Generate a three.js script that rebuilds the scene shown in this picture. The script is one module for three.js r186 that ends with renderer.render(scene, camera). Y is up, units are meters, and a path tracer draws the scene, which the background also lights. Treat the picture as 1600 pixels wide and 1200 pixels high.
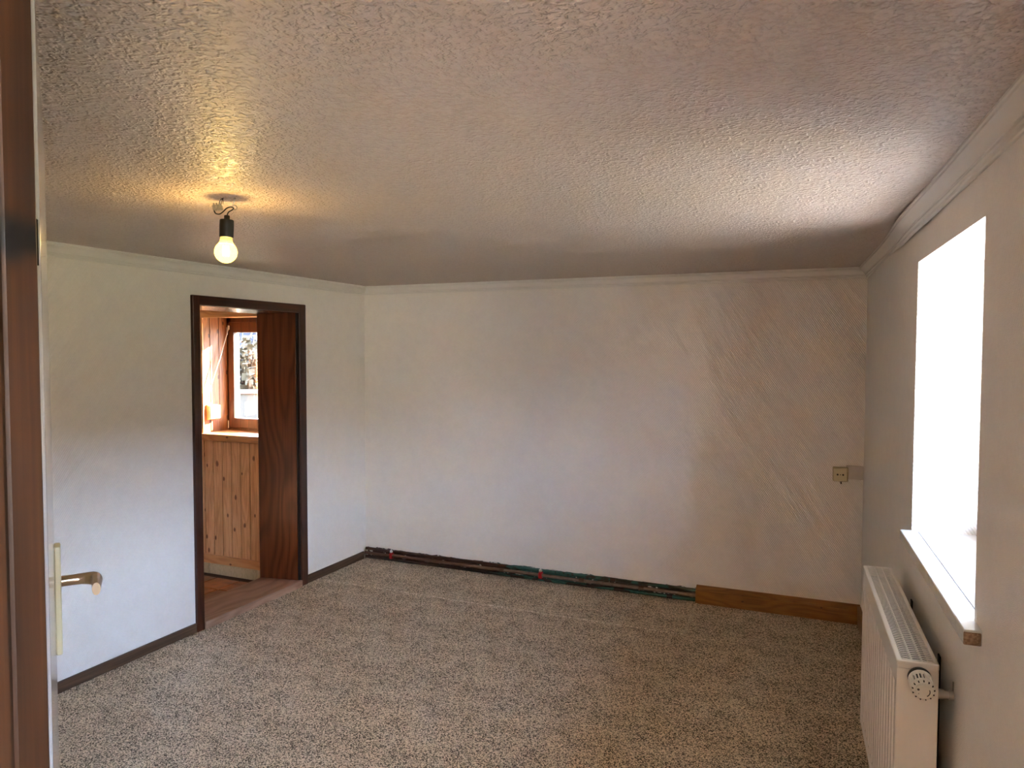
import * as THREE from 'three';
import { RoundedBoxGeometry } from 'three/addons/geometries/RoundedBoxGeometry.js';
import { mergeGeometries, mergeVertices, toCreasedNormals } from 'three/addons/utils/BufferGeometryUtils.js';

// ---------------------------------------------------------------- camera, sky, sun, exposure
const scene = new THREE.Scene();
const camera = new THREE.PerspectiveCamera(2 * Math.atan(600 / 1172.85) * 180 / Math.PI, 4 / 3, 0.05, 200);
camera.rotation.order = 'YXZ';
camera.position.set(3.2635, 1.55, 4.6973);
camera.rotation.set(-0.0427, 0.4134, 0.0019);

const renderer = new THREE.WebGLRenderer({ antialias: true });
renderer.toneMapping = THREE.LinearToneMapping;
renderer.toneMappingExposure = 31;
renderer.shadowMap.enabled = true;

const SKY_TOP = [0.7, 1.1, 1.95], SKY_LOW = [1.42, 1.85, 2.6];        // zenith, horizon radiance
{
  const w = 64, h = 64, d = new Float32Array(w * h * 4);
  for (let j = 0; j < h; j++) for (let i = 0; i < w; i++) {
    const e = Math.max(0, ((j + 0.5) / h - 0.5) * 2), k = Math.pow(1 - e, 2.2);
    for (let c = 0; c < 3; c++) d[(j * w + i) * 4 + c] = SKY_TOP[c] + (SKY_LOW[c] - SKY_TOP[c]) * k;
    d[(j * w + i) * 4 + 3] = 1;
  }
  const t = new THREE.DataTexture(d, w, h, THREE.RGBAFormat, THREE.FloatType);
  t.mapping = THREE.EquirectangularReflectionMapping; t.magFilter = THREE.LinearFilter; t.needsUpdate = true;
  scene.background = t;
}
const sun = new THREE.DirectionalLight(new THREE.Color(1.0, 0.86, 0.66), 7);
sun.name = 'sun';
sun.position.set(0.38 * 30, 0.46 * 30, -0.92 * 30); sun.target.position.set(0, 0, 0);
sun.castShadow = true; sun.shadow.radius = 1; sun.shadow.mapSize.set(2048, 2048);
Object.assign(sun.shadow.camera, { left: -12, right: 12, top: 12, bottom: -12, near: 1, far: 80 });
scene.add(sun, sun.target);

// ---------------------------------------------------------------- measures
const W = 3.391, H = 2.03, SKL = 0.0145, SKR = 0.0623;
const TL = Math.atan(SKL), TR = Math.atan(SKR);
const FZ = 4.21;                    // room face of the front wall (the camera looks in through its doorway)
const SIDE_Z = 0.70, SIDE_Y = -0.035, SIDE_T = 0.31;   // the side room: its window wall, its floor, thickness of the wall between

// ---------------------------------------------------------------- helpers
const numbers = {};
function numbered(n) { const k = numbers[n] = (numbers[n] ?? -1) + 1; return k ? n + '_' + String(k).padStart(3, '0') : n; }
let seed = 7;
const rnd = () => { seed = (seed * 1664525 + 1013904223) >>> 0; return seed / 4294967296; };
const rr = (a, b) => a + (b - a) * rnd();

function box(x0, x1, y0, y1, z0, z1, r = 0) {
  const a = x1 - x0, b = y1 - y0, c = z1 - z0;
  const g = r ? new RoundedBoxGeometry(a, b, c, 2, Math.min(r, a / 2.01, b / 2.01, c / 2.01)) : new THREE.BoxGeometry(a, b, c);
  g.translate((x0 + x1) / 2, (y0 + y1) / 2, (z0 + z1) / 2);
  return g;
}
function merge(list) {
  return mergeGeometries(list.map((g) => { const n = g.index ? g.toNonIndexed() : g; for (const k of Object.keys(n.attributes)) if (!['position', 'normal', 'uv'].includes(k)) n.deleteAttribute(k); if (!n.attributes.normal) n.computeVertexNormals(); return n.attributes.uv ? n : uvm(n); }));
}
// uv in metres, v along the grain axis where the face allows
function uvm(g, grain = 'y', off = [0, 0]) {
  if (g.index) g = g.toNonIndexed();
  if (!g.attributes.normal) g.computeVertexNormals();
  const p = g.attributes.position, ga = 'xyz'.indexOf(grain), uv = new Float32Array(p.count * 2);
  const a = new THREE.Vector3(), b = new THREE.Vector3(), c = new THREE.Vector3();
  for (let i = 0; i < p.count; i += 3) {
    a.fromBufferAttribute(p, i); b.fromBufferAttribute(p, i + 1); c.fromBufferAttribute(p, i + 2);
    b.sub(a); c.sub(a); b.cross(c);
    const n = [Math.abs(b.x), Math.abs(b.y), Math.abs(b.z)], k = n.indexOf(Math.max(...n));
    const rest = [0, 1, 2].filter((q) => q !== k), v = rest.includes(ga) ? ga : rest[1], u = rest.find((q) => q !== v);
    for (let j = 0; j < 3; j++) {
      const q = [p.getX(i + j), p.getY(i + j), p.getZ(i + j)];
      uv[(i + j) * 2] = q[u] + off[0]; uv[(i + j) * 2 + 1] = q[v] + off[1];
    }
  }
  g.setAttribute('uv', new THREE.BufferAttribute(uv, 2));
  return g;
}
function mesh(name, g, m, parent = scene, label) {
  const o = new THREE.Mesh(g, m); o.name = numbered(name); o.castShadow = o.receiveShadow = true;
  if (label) o.userData.label = label;
  parent.add(o); return o;
}
function struct(name, g, m, label, place) {
  const o = g ? mesh(name, g, m) : new THREE.Group();
  if (!g) { o.name = numbered(name); scene.add(o); }
  o.userData = { kind: 'structure', label };
  if (place) { o.position.set(...place[0]); o.rotation.y = place[1]; }
  return o;
}
function thing(name, label, category, pos = [0, 0, 0], turn = 0, group) {
  const o = new THREE.Group(); o.name = numbered(name); scene.add(o);
  o.position.set(...pos); o.rotation.y = turn; o.userData = { label, category };
  if (group) o.userData.group = group;
  return o;
}
function tube(points, r, seg = 40, rad = 10) { return new THREE.TubeGeometry(new THREE.CatmullRomCurve3(points.map((p) => new THREE.Vector3(...p))), seg, r, rad); }
function lathe(pts, n = 32) { return new THREE.LatheGeometry(pts.map((p) => new THREE.Vector2(...p)), n); }
function cyl(r0, r1, h, n = 24) { return new THREE.CylinderGeometry(r0, r1, h, n); }
// slab of a wall in local (z, y), from x0 to x1, with rectangular holes [z0, z1, y0, y1]
function wallSlab(x0, x1, z0, z1, y0, y1, holes = []) {
  const s = new THREE.Shape([[z0, y0], [z1, y0], [z1, y1], [z0, y1]].map((p) => new THREE.Vector2(...p)));
  for (const [a, b, c, d] of holes) s.holes.push(new THREE.Path([[a, c], [a, d], [b, d], [b, c]].map((p) => new THREE.Vector2(...p))));
  const g = new THREE.ExtrudeGeometry(s, { depth: x1 - x0, bevelEnabled: false });
  g.rotateY(-Math.PI / 2); g.translate(x1, 0, 0);      // shape x -> +z, extrusion -> -x
  return uvm(g);
}
// profile [(a, b)...] swept along z through stations [z, da, db]; a is +x, b is +y
function sweep(profile, stations, closed = false) {
  const n = profile.length, pos = [], idx = [];
  for (const [z, da = 0, db = 0] of stations) for (const [a, b] of profile) pos.push(a + da, b + db, z);
  for (let s = 0; s + 1 < stations.length; s++) for (let i = 0; i < n - (closed ? 0 : 1); i++) {
    const j = (i + 1) % n, a = s * n + i, b = s * n + j, c = a + n, d = b + n;
    idx.push(a, c, b, b, c, d);
  }
  const g = new THREE.BufferGeometry(); g.setAttribute('position', new THREE.Float32BufferAttribute(pos, 3)); g.setIndex(idx);
  return g;
}
const creased = (g, a = 0.6) => toCreasedNormals(g, a);

// ---------------------------------------------------------------- textures
function noise(sd) {
  const t = new Float32Array(65536); let s = sd * 7919 + 1;
  for (let i = 0; i < 65536; i++) { s = (s * 1664525 + 1013904223) >>> 0; t[i] = s / 4294967296; }
  return (x, y, px = 256, py = 256) => {
    const xi = Math.floor(x), yi = Math.floor(y), fx = x - xi, fy = y - yi, u = fx * fx * (3 - 2 * fx), v = fy * fy * (3 - 2 * fy);
    const m = (a, p) => ((a % p) + p) % p, x0 = m(xi, px), x1 = m(xi + 1, px), y0 = m(yi, py) * 256, y1 = m(yi + 1, py) * 256;
    return (t[y0 + x0] * (1 - u) + t[y0 + x1] * u) * (1 - v) + (t[y1 + x0] * (1 - u) + t[y1 + x1] * u) * v;
  };
}
function tex(w, h, metres, f, srgb = true) {
  const d = new Uint8Array(w * h * 4);
  for (let j = 0; j < h; j++) for (let i = 0; i < w; i++) {
    const c = f((i + 0.5) / w, (j + 0.5) / h), k = (j * w + i) * 4;
    if (typeof c === 'number') d[k] = d[k + 1] = d[k + 2] = Math.max(0, Math.min(255, c * 255)); else for (let q = 0; q < 3; q++) d[k + q] = Math.max(0, Math.min(255, c[q]));
    d[k + 3] = 255;
  }
  const t = new THREE.DataTexture(d, w, h); t.wrapS = t.wrapT = THREE.RepeatWrapping; t.magFilter = THREE.LinearFilter; t.minFilter = THREE.LinearMipmapLinearFilter; t.generateMipmaps = true;
  if (srgb) t.colorSpace = THREE.SRGBColorSpace;
  t.repeat.set(1 / metres[0], 1 / metres[1]); t.needsUpdate = true;
  return t;
}
const mix3 = (a, b, k) => [a[0] + (b[0] - a[0]) * k, a[1] + (b[1] - a[1]) * k, a[2] + (b[2] - a[2]) * k];
const sst = (a, b, x) => { const k = Math.max(0, Math.min(1, (x - a) / (b - a))); return k * k * (3 - 2 * k); };
const N1 = noise(1), N2 = noise(2), N3 = noise(3);
const std = (o) => new THREE.MeshStandardMaterial(o);

// wood with its grain along v; knots: [[u, v, size]...]
function wood(sd, w, h, metres, light, dark, o = {}) {
  const n = noise(sd), { rings = 9, fine = 60, knots = [], wave = 0.5, stain } = o;
  return tex(w, h, metres, (u, v) => {
    let uu = u, kn = 0;
    for (const [ku, kv, ks] of knots) {
      let dx = u - ku, dy = (v - kv); const r = Math.hypot(dx * metres[0], dy * metres[1] * 0.6) / ks;
      uu += dx * 0.9 * Math.exp(-r * r * 0.35); kn = Math.max(kn, 1 - sst(0.5, 1.05, r * 1.0 + (n(u * 40, v * 40) - 0.5) * 0.3));
    }
    const bend = n(uu * 3, v * 3, 3, 3) * wave + n(uu * 6 + 9, v * 8, 6, 8) * wave * 0.35;
    const ring = 0.5 + 0.5 * Math.sin((uu * rings + bend * 4) * Math.PI * 2);
    const fib = n(u * fine, v * 6, fine, 6), fib2 = n(u * fine * 3, v * 24, fine * 3 > 256 ? 256 : fine * 3, 24), big = n(u * 2 + 5, v * 4, 2, 4);
    const k = 0.42 * Math.pow(ring, 1.5) + 0.3 * fib + 0.16 * fib2 + 0.22 * big;
    let c = mix3(light, dark, Math.min(1, k));
    if (kn) c = mix3(c, [dark[0] * 0.55, dark[1] * 0.46, dark[2] * 0.4], kn * 0.8);
    if (stain) c = stain(c, u, v, n);
    return c;
  });
}

// wallpaper: a fine slanted rib with small breaks, painted white
const paperBump = tex(512, 512, [0.16, 0.16], (u, v) => {
  const w = (N1(u * 12, v * 12, 12, 12) - 0.5) * 0.10;
  const a = ((u * 14 + v * 10 + w) % 1 + 1) % 1, rib = Math.pow(Math.sin(a * Math.PI), 1.4);
  const b = ((u * 24 - v * 30) % 1 + 1) % 1;
  return 0.2 + 0.55 * rib * (0.75 + 0.25 * Math.sin(b * Math.PI)) + 0.2 * N2(u * 128, v * 128, 128, 128);
}, false);
const paperTone = tex(512, 512, [1.7, 1.7], (u, v) => {
  const k = (N1(u * 6, v * 6, 6, 6) - 0.5) * 3 + (N2(u * 40, v * 40, 40, 40) - 0.5) * 3 + (N3(u * 200, v * 200, 200, 200) - 0.5) * 3;
  return [240 + k, 232 + k, 221 + k];
});
const M = {};
M.wall = std({ map: paperTone, bumpMap: paperBump, bumpScale: 0.0020, roughness: 0.6 });
M.plaster = std({ map: paperTone, roughness: 0.8 });
const stipple = tex(1024, 1024, [0.66, 0.66], (u, v) => {
  const wx = (N3(u * 30, v * 30, 30, 30) - 0.5) * 0.012, wy = (N2(u * 30 + 7, v * 30, 30, 30) - 0.5) * 0.012;
  const a = N1((u + wx) * 110, (v + wy) * 110, 110, 110), b = N2((u + wx) * 220, (v + wy) * 220, 220, 220), c = N3(u * 60, v * 60, 60, 60);
  return Math.pow(sst(0.42, 0.95, a * 0.6 + c * 0.35 + b * 0.2), 1.2) + b * 0.12;
}, false);
M.ceiling = std({ map: tex(256, 256, [0.9, 0.9], (u, v) => { const k = (N1(u * 120, v * 120, 120, 120) - 0.5) * 10; return [203 + k, 184 + k, 169 + k]; }), bumpMap: stipple, bumpScale: 0.0048, roughness: 0.42 });
M.cornice = std({ color: new THREE.Color(0xe4ddd3), roughness: 0.5 });
const carpetMap = tex(1024, 1024, [0.62, 0.62], (u, v) => {
  const a = N1(u * 256, v * 256, 256, 256), b = N2(u * 190, v * 190, 190, 190), c = N3(u * 128, v * 128, 128, 128), d = N2(u * 9, v * 9, 9, 9);
  const s = a * 0.5 + b * 0.45 + c * 0.25 + (d - 0.5) * 0.08;
  return mix3([82, 67, 52], [234, 209, 176], sst(0.41, 0.70, s));
});
M.carpet = std({ map: carpetMap, bumpMap: tex(512, 512, [0.55, 0.55], (u, v) => N1(u * 160, v * 160, 160, 160) * 0.6 + N2(u * 256, v * 256, 256, 256) * 0.4, false), bumpScale: 0.004, roughness: 1 });
M.carpetWelt = std({ map: tex(256, 256, [0.2, 0.2], (u, v) => mix3([128, 110, 88], [240, 218, 188], sst(0.3, 0.6, N1(u * 90, v * 90, 90, 90)))), roughness: 1 });
M.mahogany = std({ map: wood(11, 256, 1024, [0.34, 2.1], [116, 64, 37], [74, 37, 21], { rings: 4, fine: 90, wave: 0.7 }), roughness: 0.24 });
M.frameWood = std({ map: wood(12, 128, 1024, [0.09, 2.1], [84, 42, 24], [40, 18, 10], { rings: 2, fine: 40, wave: 0.5 }), roughness: 0.33 });
M.thresholdWood = std({ map: wood(13, 256, 512, [0.34, 0.9], [178, 142, 116], [128, 94, 72], { rings: 3, fine: 60 }), roughness: 0.38 });
M.baseDark = std({ map: wood(14, 64, 512, [0.06, 1.3], [104, 76, 52], [66, 46, 31], { rings: 1, fine: 24 }), roughness: 0.5 });
M.honey = std({ map: wood(15, 128, 512, [0.12, 1.0], [166, 112, 52], [122, 76, 31], { rings: 2, fine: 30, knots: [[0.4, 0.28, 0.006], [0.6, 0.72, 0.005]] }), roughness: 0.4 });
M.hallWood = std({ map: wood(16, 128, 512, [0.2, 1.2], [208, 164, 126], [178, 134, 94], { rings: 2, fine: 30 }), roughness: 0.5 });
const knotSets = [[[0.3, 0.1, 0.012], [0.65, 0.48, 0.01], [0.3, 0.75, 0.011]], [[0.3, 0.3, 0.011], [0.55, 0.86, 0.016]], [[0.4, 0.12, 0.01], [0.5, 0.2, 0.012], [0.3, 0.3, 0.011], [0.45, 0.84, 0.009]],
  [[0.5, 0.12, 0.011], [0.6, 0.5, 0.009], [0.55, 0.92, 0.013]], [[0.5, 0.42, 0.012], [0.3, 0.8, 0.008]], [[0.4, 0.38, 0.011], [0.55, 0.62, 0.013]]];
M.pine = knotSets.map((k, i) => std({ map: wood(20 + i, 96, 768, [0.09, 0.95], [244, 196, 142], [204, 146, 94], { rings: 1.5, fine: 22, knots: k, wave: 0.6 }), roughness: 0.42 }));
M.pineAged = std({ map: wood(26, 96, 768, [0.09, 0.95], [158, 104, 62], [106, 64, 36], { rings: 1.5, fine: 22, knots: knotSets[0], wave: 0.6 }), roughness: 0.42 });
M.pineBoard = std({ map: wood(27, 128, 512, [0.1, 1.0], [224, 172, 114], [178, 120, 72], { rings: 2, fine: 30, knots: [[0.5, 0.35, 0.008]] }), roughness: 0.3 });
M.gap = std({ color: new THREE.Color(0x1a0d07), roughness: 0.9 });
M.windowWood = std({ map: wood(28, 64, 512, [0.08, 1.0], [96, 56, 34], [58, 32, 19], { rings: 1, fine: 26 }), roughness: 0.35 });
M.jamb = std({ map: wood(29, 256, 1024, [0.16, 2.05], [84, 51, 28], [42, 24, 13], { rings: 2.2, fine: 40, wave: 0.4,
  stain: (c, u, v, n) => {                                          // sooty grease round the hinge, ragged at its rim
    const y = v * 2.05, d = Math.abs(y - 1.665) + (n(u * 7, v * 90, 7, 90) - 0.5) * 0.030, k = 1 - sst(0.006, 0.036, d);
    return mix3(c, [13, 9, 7], k * 0.97);
  } }), roughness: 0.45 });
M.lacquer = new THREE.MeshPhysicalMaterial({ color: new THREE.Color(0xd9d2cb), roughness: 0.22, clearcoat: 0.6, clearcoatRoughness: 0.08 });
M.brass = std({ color: new THREE.Color(0xece0b4), metalness: 0.35, roughness: 0.35 });
M.bronze = std({ color: new THREE.Color(0xb8a184), metalness: 1, roughness: 0.28 });
M.iron = std({ color: new THREE.Color(0x17120f), metalness: 0.5, roughness: 0.5 });
M.radiator = std({ color: new THREE.Color(0xe9e2d8), roughness: 0.35 });
M.radiatorDark = std({ color: new THREE.Color(0x4a4743), roughness: 0.6 });
M.plasticWhite = std({ color: new THREE.Color(0xe8e2d6), roughness: 0.4 });
M.chrome = std({ color: new THREE.Color(0xb7b2aa), metalness: 1, roughness: 0.3 });
M.dark = std({ color: new THREE.Color(0x0c0b0a), roughness: 0.6 });
M.blackPlastic = std({ color: new THREE.Color(0x060505), roughness: 0.5 });
M.beigePlastic = std({ color: new THREE.Color(0xcbbd98), roughness: 0.4 });
M.coverPaint = std({ color: new THREE.Color(0xd0c3b2), roughness: 0.6 });
M.marble = std({ map: tex(512, 512, [0.9, 0.9], (u, v) => {
  const a = N1(u * 5, v * 5, 5, 5) * 0.6 + N2(u * 11, v * 11, 11, 11) * 0.4, q = Math.abs(Math.sin((u * 2 + v * 3 + a * 2.3) * Math.PI)), vein = 1 - sst(0.0, 0.055, q);
  const b = N3(u * 14, v * 9, 14, 9), g = (N2(u * 60, v * 60, 60, 60) - 0.5) * 8;
  return mix3([226 + g, 222 + g, 214 + g], [150, 140, 128], vein * 0.55 * sst(0.35, 0.7, b) + 0.12 * sst(0.55, 0.8, a));
}), roughness: 0.22 });
M.rawStone = std({ map: tex(64, 64, [0.05, 0.05], (u, v) => mix3([120, 88, 64], [170, 140, 112], N1(u * 16, v * 16, 16, 16))), roughness: 0.8 });
M.glass = new THREE.MeshPhysicalMaterial({ color: 0xffffff, roughness: 0, transmission: 1, thickness: 0, ior: 1.5 });
M.whiteFrame = std({ color: new THREE.Color(0xeceae4), roughness: 0.35 });
M.tile = [[150, 84, 42], [132, 72, 36], [164, 96, 50]].map((c, i) => std({ map: tex(128, 128, [0.2, 0.2], (u, v) => { const k = N1(u * 6 + i, v * 6, 6, 6) - 0.5 + (N2(u * 40, v * 40, 40, 40) - 0.5) * 0.4; return [c[0] + k * 46, c[1] + k * 32, c[2] + k * 22]; }), roughness: 0.3 }));
M.grout = std({ color: new THREE.Color(0x4a3424), roughness: 0.9 });
M.baseTile = std({ map: tex(128, 64, [0.4, 0.1], (u, v) => { const k = (N1(u * 30, v * 10, 30, 10) - 0.5) * 16; return [196 + k, 178 + k, 140 + k]; }), roughness: 0.35 });
M.render = std({ map: tex(128, 128, [1, 1], (u, v) => { const k = (N1(u * 60, v * 60, 60, 60) - 0.5) * 16; return [224 + k, 220 + k, 212 + k]; }), roughness: 0.9 });
M.red = std({ color: new THREE.Color(0xb3161a), roughness: 0.4 });
M.white = std({ color: new THREE.Color(0xe9e6df), roughness: 0.45 });

// ---------------------------------------------------------------- the setting
const rightAt = (off, y, z) => [W + SKR * z + off, y, z];
// floor
struct('floor', uvm(box(0.0, 4.0, -0.30, 0, -0.02, 8.85)), M.carpet, 'speckled grey-brown carpet covering the floor of the empty room');
{
  const f = scene.getObjectByName('floor');      // welts of the joints under the carpet
  const ridge = (x0, z0, x1, z1, h = 0.006, w = 0.008) => {
    const L = Math.hypot(x1 - x0, z1 - z0), pr = []; for (let i = 0; i <= 6; i++) { const a = i / 6 * Math.PI; pr.push([-Math.cos(a) * w, Math.sin(a) * h - 0.0004]); }
    const st = []; for (let i = 0; i <= 24; i++) st.push([i / 24 * L, (N1(i * 0.7, x0 * 9) - 0.5) * 0.01, -0.002 * (N2(i * 0.6, z0 * 5))]);
    const g = creased(sweep(pr, st), 1.2); g.rotateY(Math.atan2(x1 - x0, z1 - z0)); g.translate(x0, 0, z0);
    mesh('carpet_welt', uvm(g), M.carpetWelt, f, 'rubbed pale welt in the carpet');
  };
  ridge(0.06, 0.60, 2.5, 0.60); ridge(0.62, 0.04, 0.70, 0.60, 0.005); ridge(1.60, 0.04, 1.66, 0.62, 0.005); ridge(2.47, 0.05, 2.5, 0.60, 0.005);
}
struct('ceiling', uvm(box(-0.05, 3.72, H, H + 0.25, -0.02, FZ + 0.02)), M.ceiling, 'white stippled plaster ceiling of the empty room');
// left wall with the doorway to the side room; thinner past the side room's window wall
{
  const hole = [0.785 - 0.02, 1.60 + 0.02, -0.3, 1.80 + 0.02];
  const g = wallSlab(-SIDE_T, 0, 0.30, 4.6, -0.3, H + 0.25, [[hole[0], hole[1], -0.29, hole[3]]]);
  struct('wall_left', merge([g, uvm(box(-0.13, 0, -0.3, H + 0.25, -0.10, 0.30))]), M.wall, 'white papered wall on the left with the dark-framed doorway', [[0, 0, 0], TL]);
}
struct('wall_back', uvm(box(-0.13, W + 0.4, -0.3, H + 0.25, -0.10, 0)), M.wall, 'plain white papered wall at the far end of the room');
const WIN = { z0: 1.752, z1: 2.690, y0: 0.893, y1: 1.862 }, WIN3 = { z0: 4.72, z1: 8.45, y0: 0.98, y1: 1.88 }, RT = 0.42;
struct('wall_right', wallSlab(0, RT, -0.10, 8.95, -0.9, H + 0.25, [[WIN.z0, WIN.z1, WIN.y0, WIN.y1], [WIN3.z0, WIN3.z1, WIN3.y0, WIN3.y1]]), M.wall, 'thick white papered wall on the right with the deep window recess', [[W, 0, 0], TR]);
// front wall with the doorway in which the camera stands
const DX0 = 2.475, DX1 = 3.52, DH = 1.95;
struct('wall_front', uvm(merge([box(-0.3, DX0, -0.3, H + 0.25, FZ, FZ + 0.18), box(DX1, 3.80, -0.3, H + 0.25, FZ, FZ + 0.18), box(DX0, DX1, DH, H + 0.25, FZ, FZ + 0.18)])), M.plaster, 'white wall with the doorway through which the room is seen');
// the hall the picture is taken from
struct('ceiling_2', uvm(box(0.7, 4.1, H + 0.02, H + 0.27, FZ + 0.1, 8.9)), M.plaster, 'plain white ceiling of the hall');
struct('wall_hall_left', uvm(box(0.6, 0.8, -0.3, H + 0.3, FZ + 0.18, 8.9)), M.hallWood, 'honey-coloured wooden wall on the left of the hall');
struct('wall_hall_back', uvm(box(0.6, 4.3, -0.3, H + 0.3, 8.8, 9.0)), M.hallWood, 'honey-coloured wooden wall at the end of the hall');
// side room shell
const SX = -3.0;
{
  // window wall: pier left, pier right, above, below; planks hang on it
  const wx0 = -0.93, wx1 = -0.312, y0 = 0.92, y1 = 1.80;
  const g = merge([box(SX - 0.3, wx0, -0.5, H + 0.25, 0.30, SIDE_Z - 0.03), box(wx0, wx1, -0.5, y0, 0.30, SIDE_Z - 0.03), box(wx0, wx1, y1, H + 0.25, 0.30, SIDE_Z - 0.03)]);
  const w = struct('wall_side_window', uvm(g), M.render, 'pine-panelled window wall of the side room seen through the doorway');
  mesh('backing', uvm(merge([box(-1.8, wx0, 0, H, SIDE_Z - 0.03, SIDE_Z - 0.012), box(wx0, wx1, 0, y0, SIDE_Z - 0.03, SIDE_Z - 0.012), box(wx0, wx1, y1, H, SIDE_Z - 0.03, SIDE_Z - 0.012)])), M.gap, w);
  const pitch = 0.0835;
  for (let i = 0; i < 18; i++) {
    const x = -0.3025 - i * pitch, xr = Math.min(x - 0.0042, wx1); if (x - pitch < -1.8) break;
    const tall = x - pitch < wx0 - 0.02, top = tall ? H - 0.005 : 0.918;
    mesh('plank', uvm(box(x - pitch + 0.0042, xr, 0.10, top, SIDE_Z - 0.0125, SIDE_Z, 0.003), 'y', [-x + 0.006, 0.06]), M.pine[(i + 2) % 6], w);
  }
  mesh('plank', uvm(box(-1.8, wx1, 0.036, 0.102, SIDE_Z - 0.013, SIDE_Z + 0.006, 0.004), 'x'), M.pineBoard, w, 'horizontal pine rail under the upright planks');
  mesh('plank', uvm(box(-0.93, wx1, 1.787, 1.90, SIDE_Z - 0.013, SIDE_Z + 0.004, 0.003), 'x'), M.pineBoard, w, 'pine board across the head of the niche');
  mesh('plank', uvm(box(-1.8, wx1, 1.90, H, SIDE_Z - 0.013, SIDE_Z, 0.003), 'x'), M.pineBoard, w);
  // niche: left cheek of three planks, head board
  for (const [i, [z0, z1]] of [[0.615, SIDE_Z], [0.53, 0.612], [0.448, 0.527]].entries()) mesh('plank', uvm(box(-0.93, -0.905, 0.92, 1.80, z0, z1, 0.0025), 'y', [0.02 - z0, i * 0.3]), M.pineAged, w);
  mesh('plank', uvm(box(-0.93, wx1, 1.797, 1.815, 0.40, SIDE_Z - 0.012, 0.002), 'x'), M.pine[1], w);
  mesh('plank', uvm(box(wx1 - 0.02, wx1, 0.92, 1.80, 0.448, SIDE_Z, 0.0025), 'y'), M.pine[0], w);
}
struct('wall_side_left', uvm(box(SX - 0.2, SX, -0.3, H + 0.2, 0.30, 4.0)), M.plaster, 'white wall at the far side of the side room');
struct('wall_side_front', uvm(box(SX - 0.2, -SIDE_T + 0.06, -0.3, H + 0.2, 3.8, 4.0)), M.plaster, 'white wall at the near end of the side room');
struct('ceiling_3', uvm(box(SX - 0.2, -SIDE_T + 0.05, H + 0.0, H + 0.25, 0.32, 4.0)), M.plaster, 'white ceiling of the side room');
{
  const f = struct('floor_2', uvm(box(SX - 0.1, -SIDE_T + 0.02, -0.3, SIDE_Y - 0.006, SIDE_Z - 0.02, 3.9)), M.grout, 'brown clay tile floor of the side room');
  const s = 0.198, base = [0, 1, 2].map(() => null);
  for (let i = 0; i < 7; i++) for (let j = 0; j < 12; j++) {
    const k = Math.floor(rnd() * 3);
    base[k] ??= uvm(box(-s / 2, s / 2, -0.012, 0, -s / 2, s / 2, 0.003));
    const t = mesh('tile', base[k], M.tile[k], f); t.position.set(-SIDE_T - 0.10 - i * 0.206, SIDE_Y + (rnd() - 0.5) * 0.0014, SIDE_Z + 0.06 + 0.1 + j * 0.206);
  }
}
{
  const b = struct('baseboard_side', null, null, 'beige tile skirting under the pine panelling in the side room');
  for (const [x0, x1] of [[-1.8, -1.24], [-1.238, -0.848], [-0.844, -0.40], [-0.396, -0.312]]) mesh('tile', uvm(box(x0, x1, SIDE_Y, 0.040, SIDE_Z - 0.03, SIDE_Z + 0.010, 0.003), 'x'), M.baseTile, b);
}
// cornices
const corniceProfile = [[0.050, 0], [0.050, -0.006], [0.046, -0.008], [0.046, -0.014], [0.040, -0.017], [0.031, -0.022], [0.024, -0.030], [0.020, -0.040], [0.016, -0.040], [0.016, -0.046], [0.010, -0.049], [0.010, -0.058], [0.006, -0.0605], [0, -0.0605]].map(([a, b]) => [a, b - 0.0]);
const trim = (name, prof, st, label, place) => struct(name, creased(sweep(prof, st), 0.35), M.cornice, label, place);
trim('trim_1', corniceProfile.map(([a, b]) => [a, b]), Array.from({ length: 30 }, (_, i) => [i / 29 * (W + 0.1), 0, 0]).map(([z]) => [z - W - 0.05, 0, 0]), 'white moulded cornice along the far wall', [[0, H, 0], -Math.PI / 2]);
trim('trim_2', corniceProfile, Array.from({ length: 30 }, (_, i) => [-0.02 + i / 29 * (FZ + 0.02), (N1(i * 0.5, 3) - 0.5) * 0.004, 0]), 'white moulded cornice along the left wall', [[0, H, 0], TL]);
{
  const st = []; for (let i = 0; i <= 60; i++) { const z = -0.02 + i / 60 * (FZ + 0.04); const sag = 0.012 * Math.exp(-Math.pow((z - 1.75) / 0.35, 2)) - 0.010 * Math.exp(-Math.pow((z - 0.9) / 0.5, 2)); st.push([z, -sag, -sag * 0.6]); }
  trim('trim_3', corniceProfile.map(([a, b]) => [-a, b]).reverse(), st, 'white moulded cornice along the window wall, slightly wavy', [[W, H, 0], TR]);
}
// baseboards
struct('baseboard_left', uvm(merge([box(0, 0.013, 0, 0.052, 1.66, FZ - 0.002, 0.003), box(0, 0.013, 0, 0.054, 0.04, 0.70, 0.003)]), 'z'), M.baseDark, 'thin dark brown baseboard along the left wall', [[0, 0, 0], TL]);
struct('baseboard_right', uvm(merge([box(-0.02, 0, 0, 0.10, 0.02, 4.2, 0.004)]), 'z'), M.honey, 'honey brown baseboard along the window wall', [[W, 0, 0], TR]);

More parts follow.
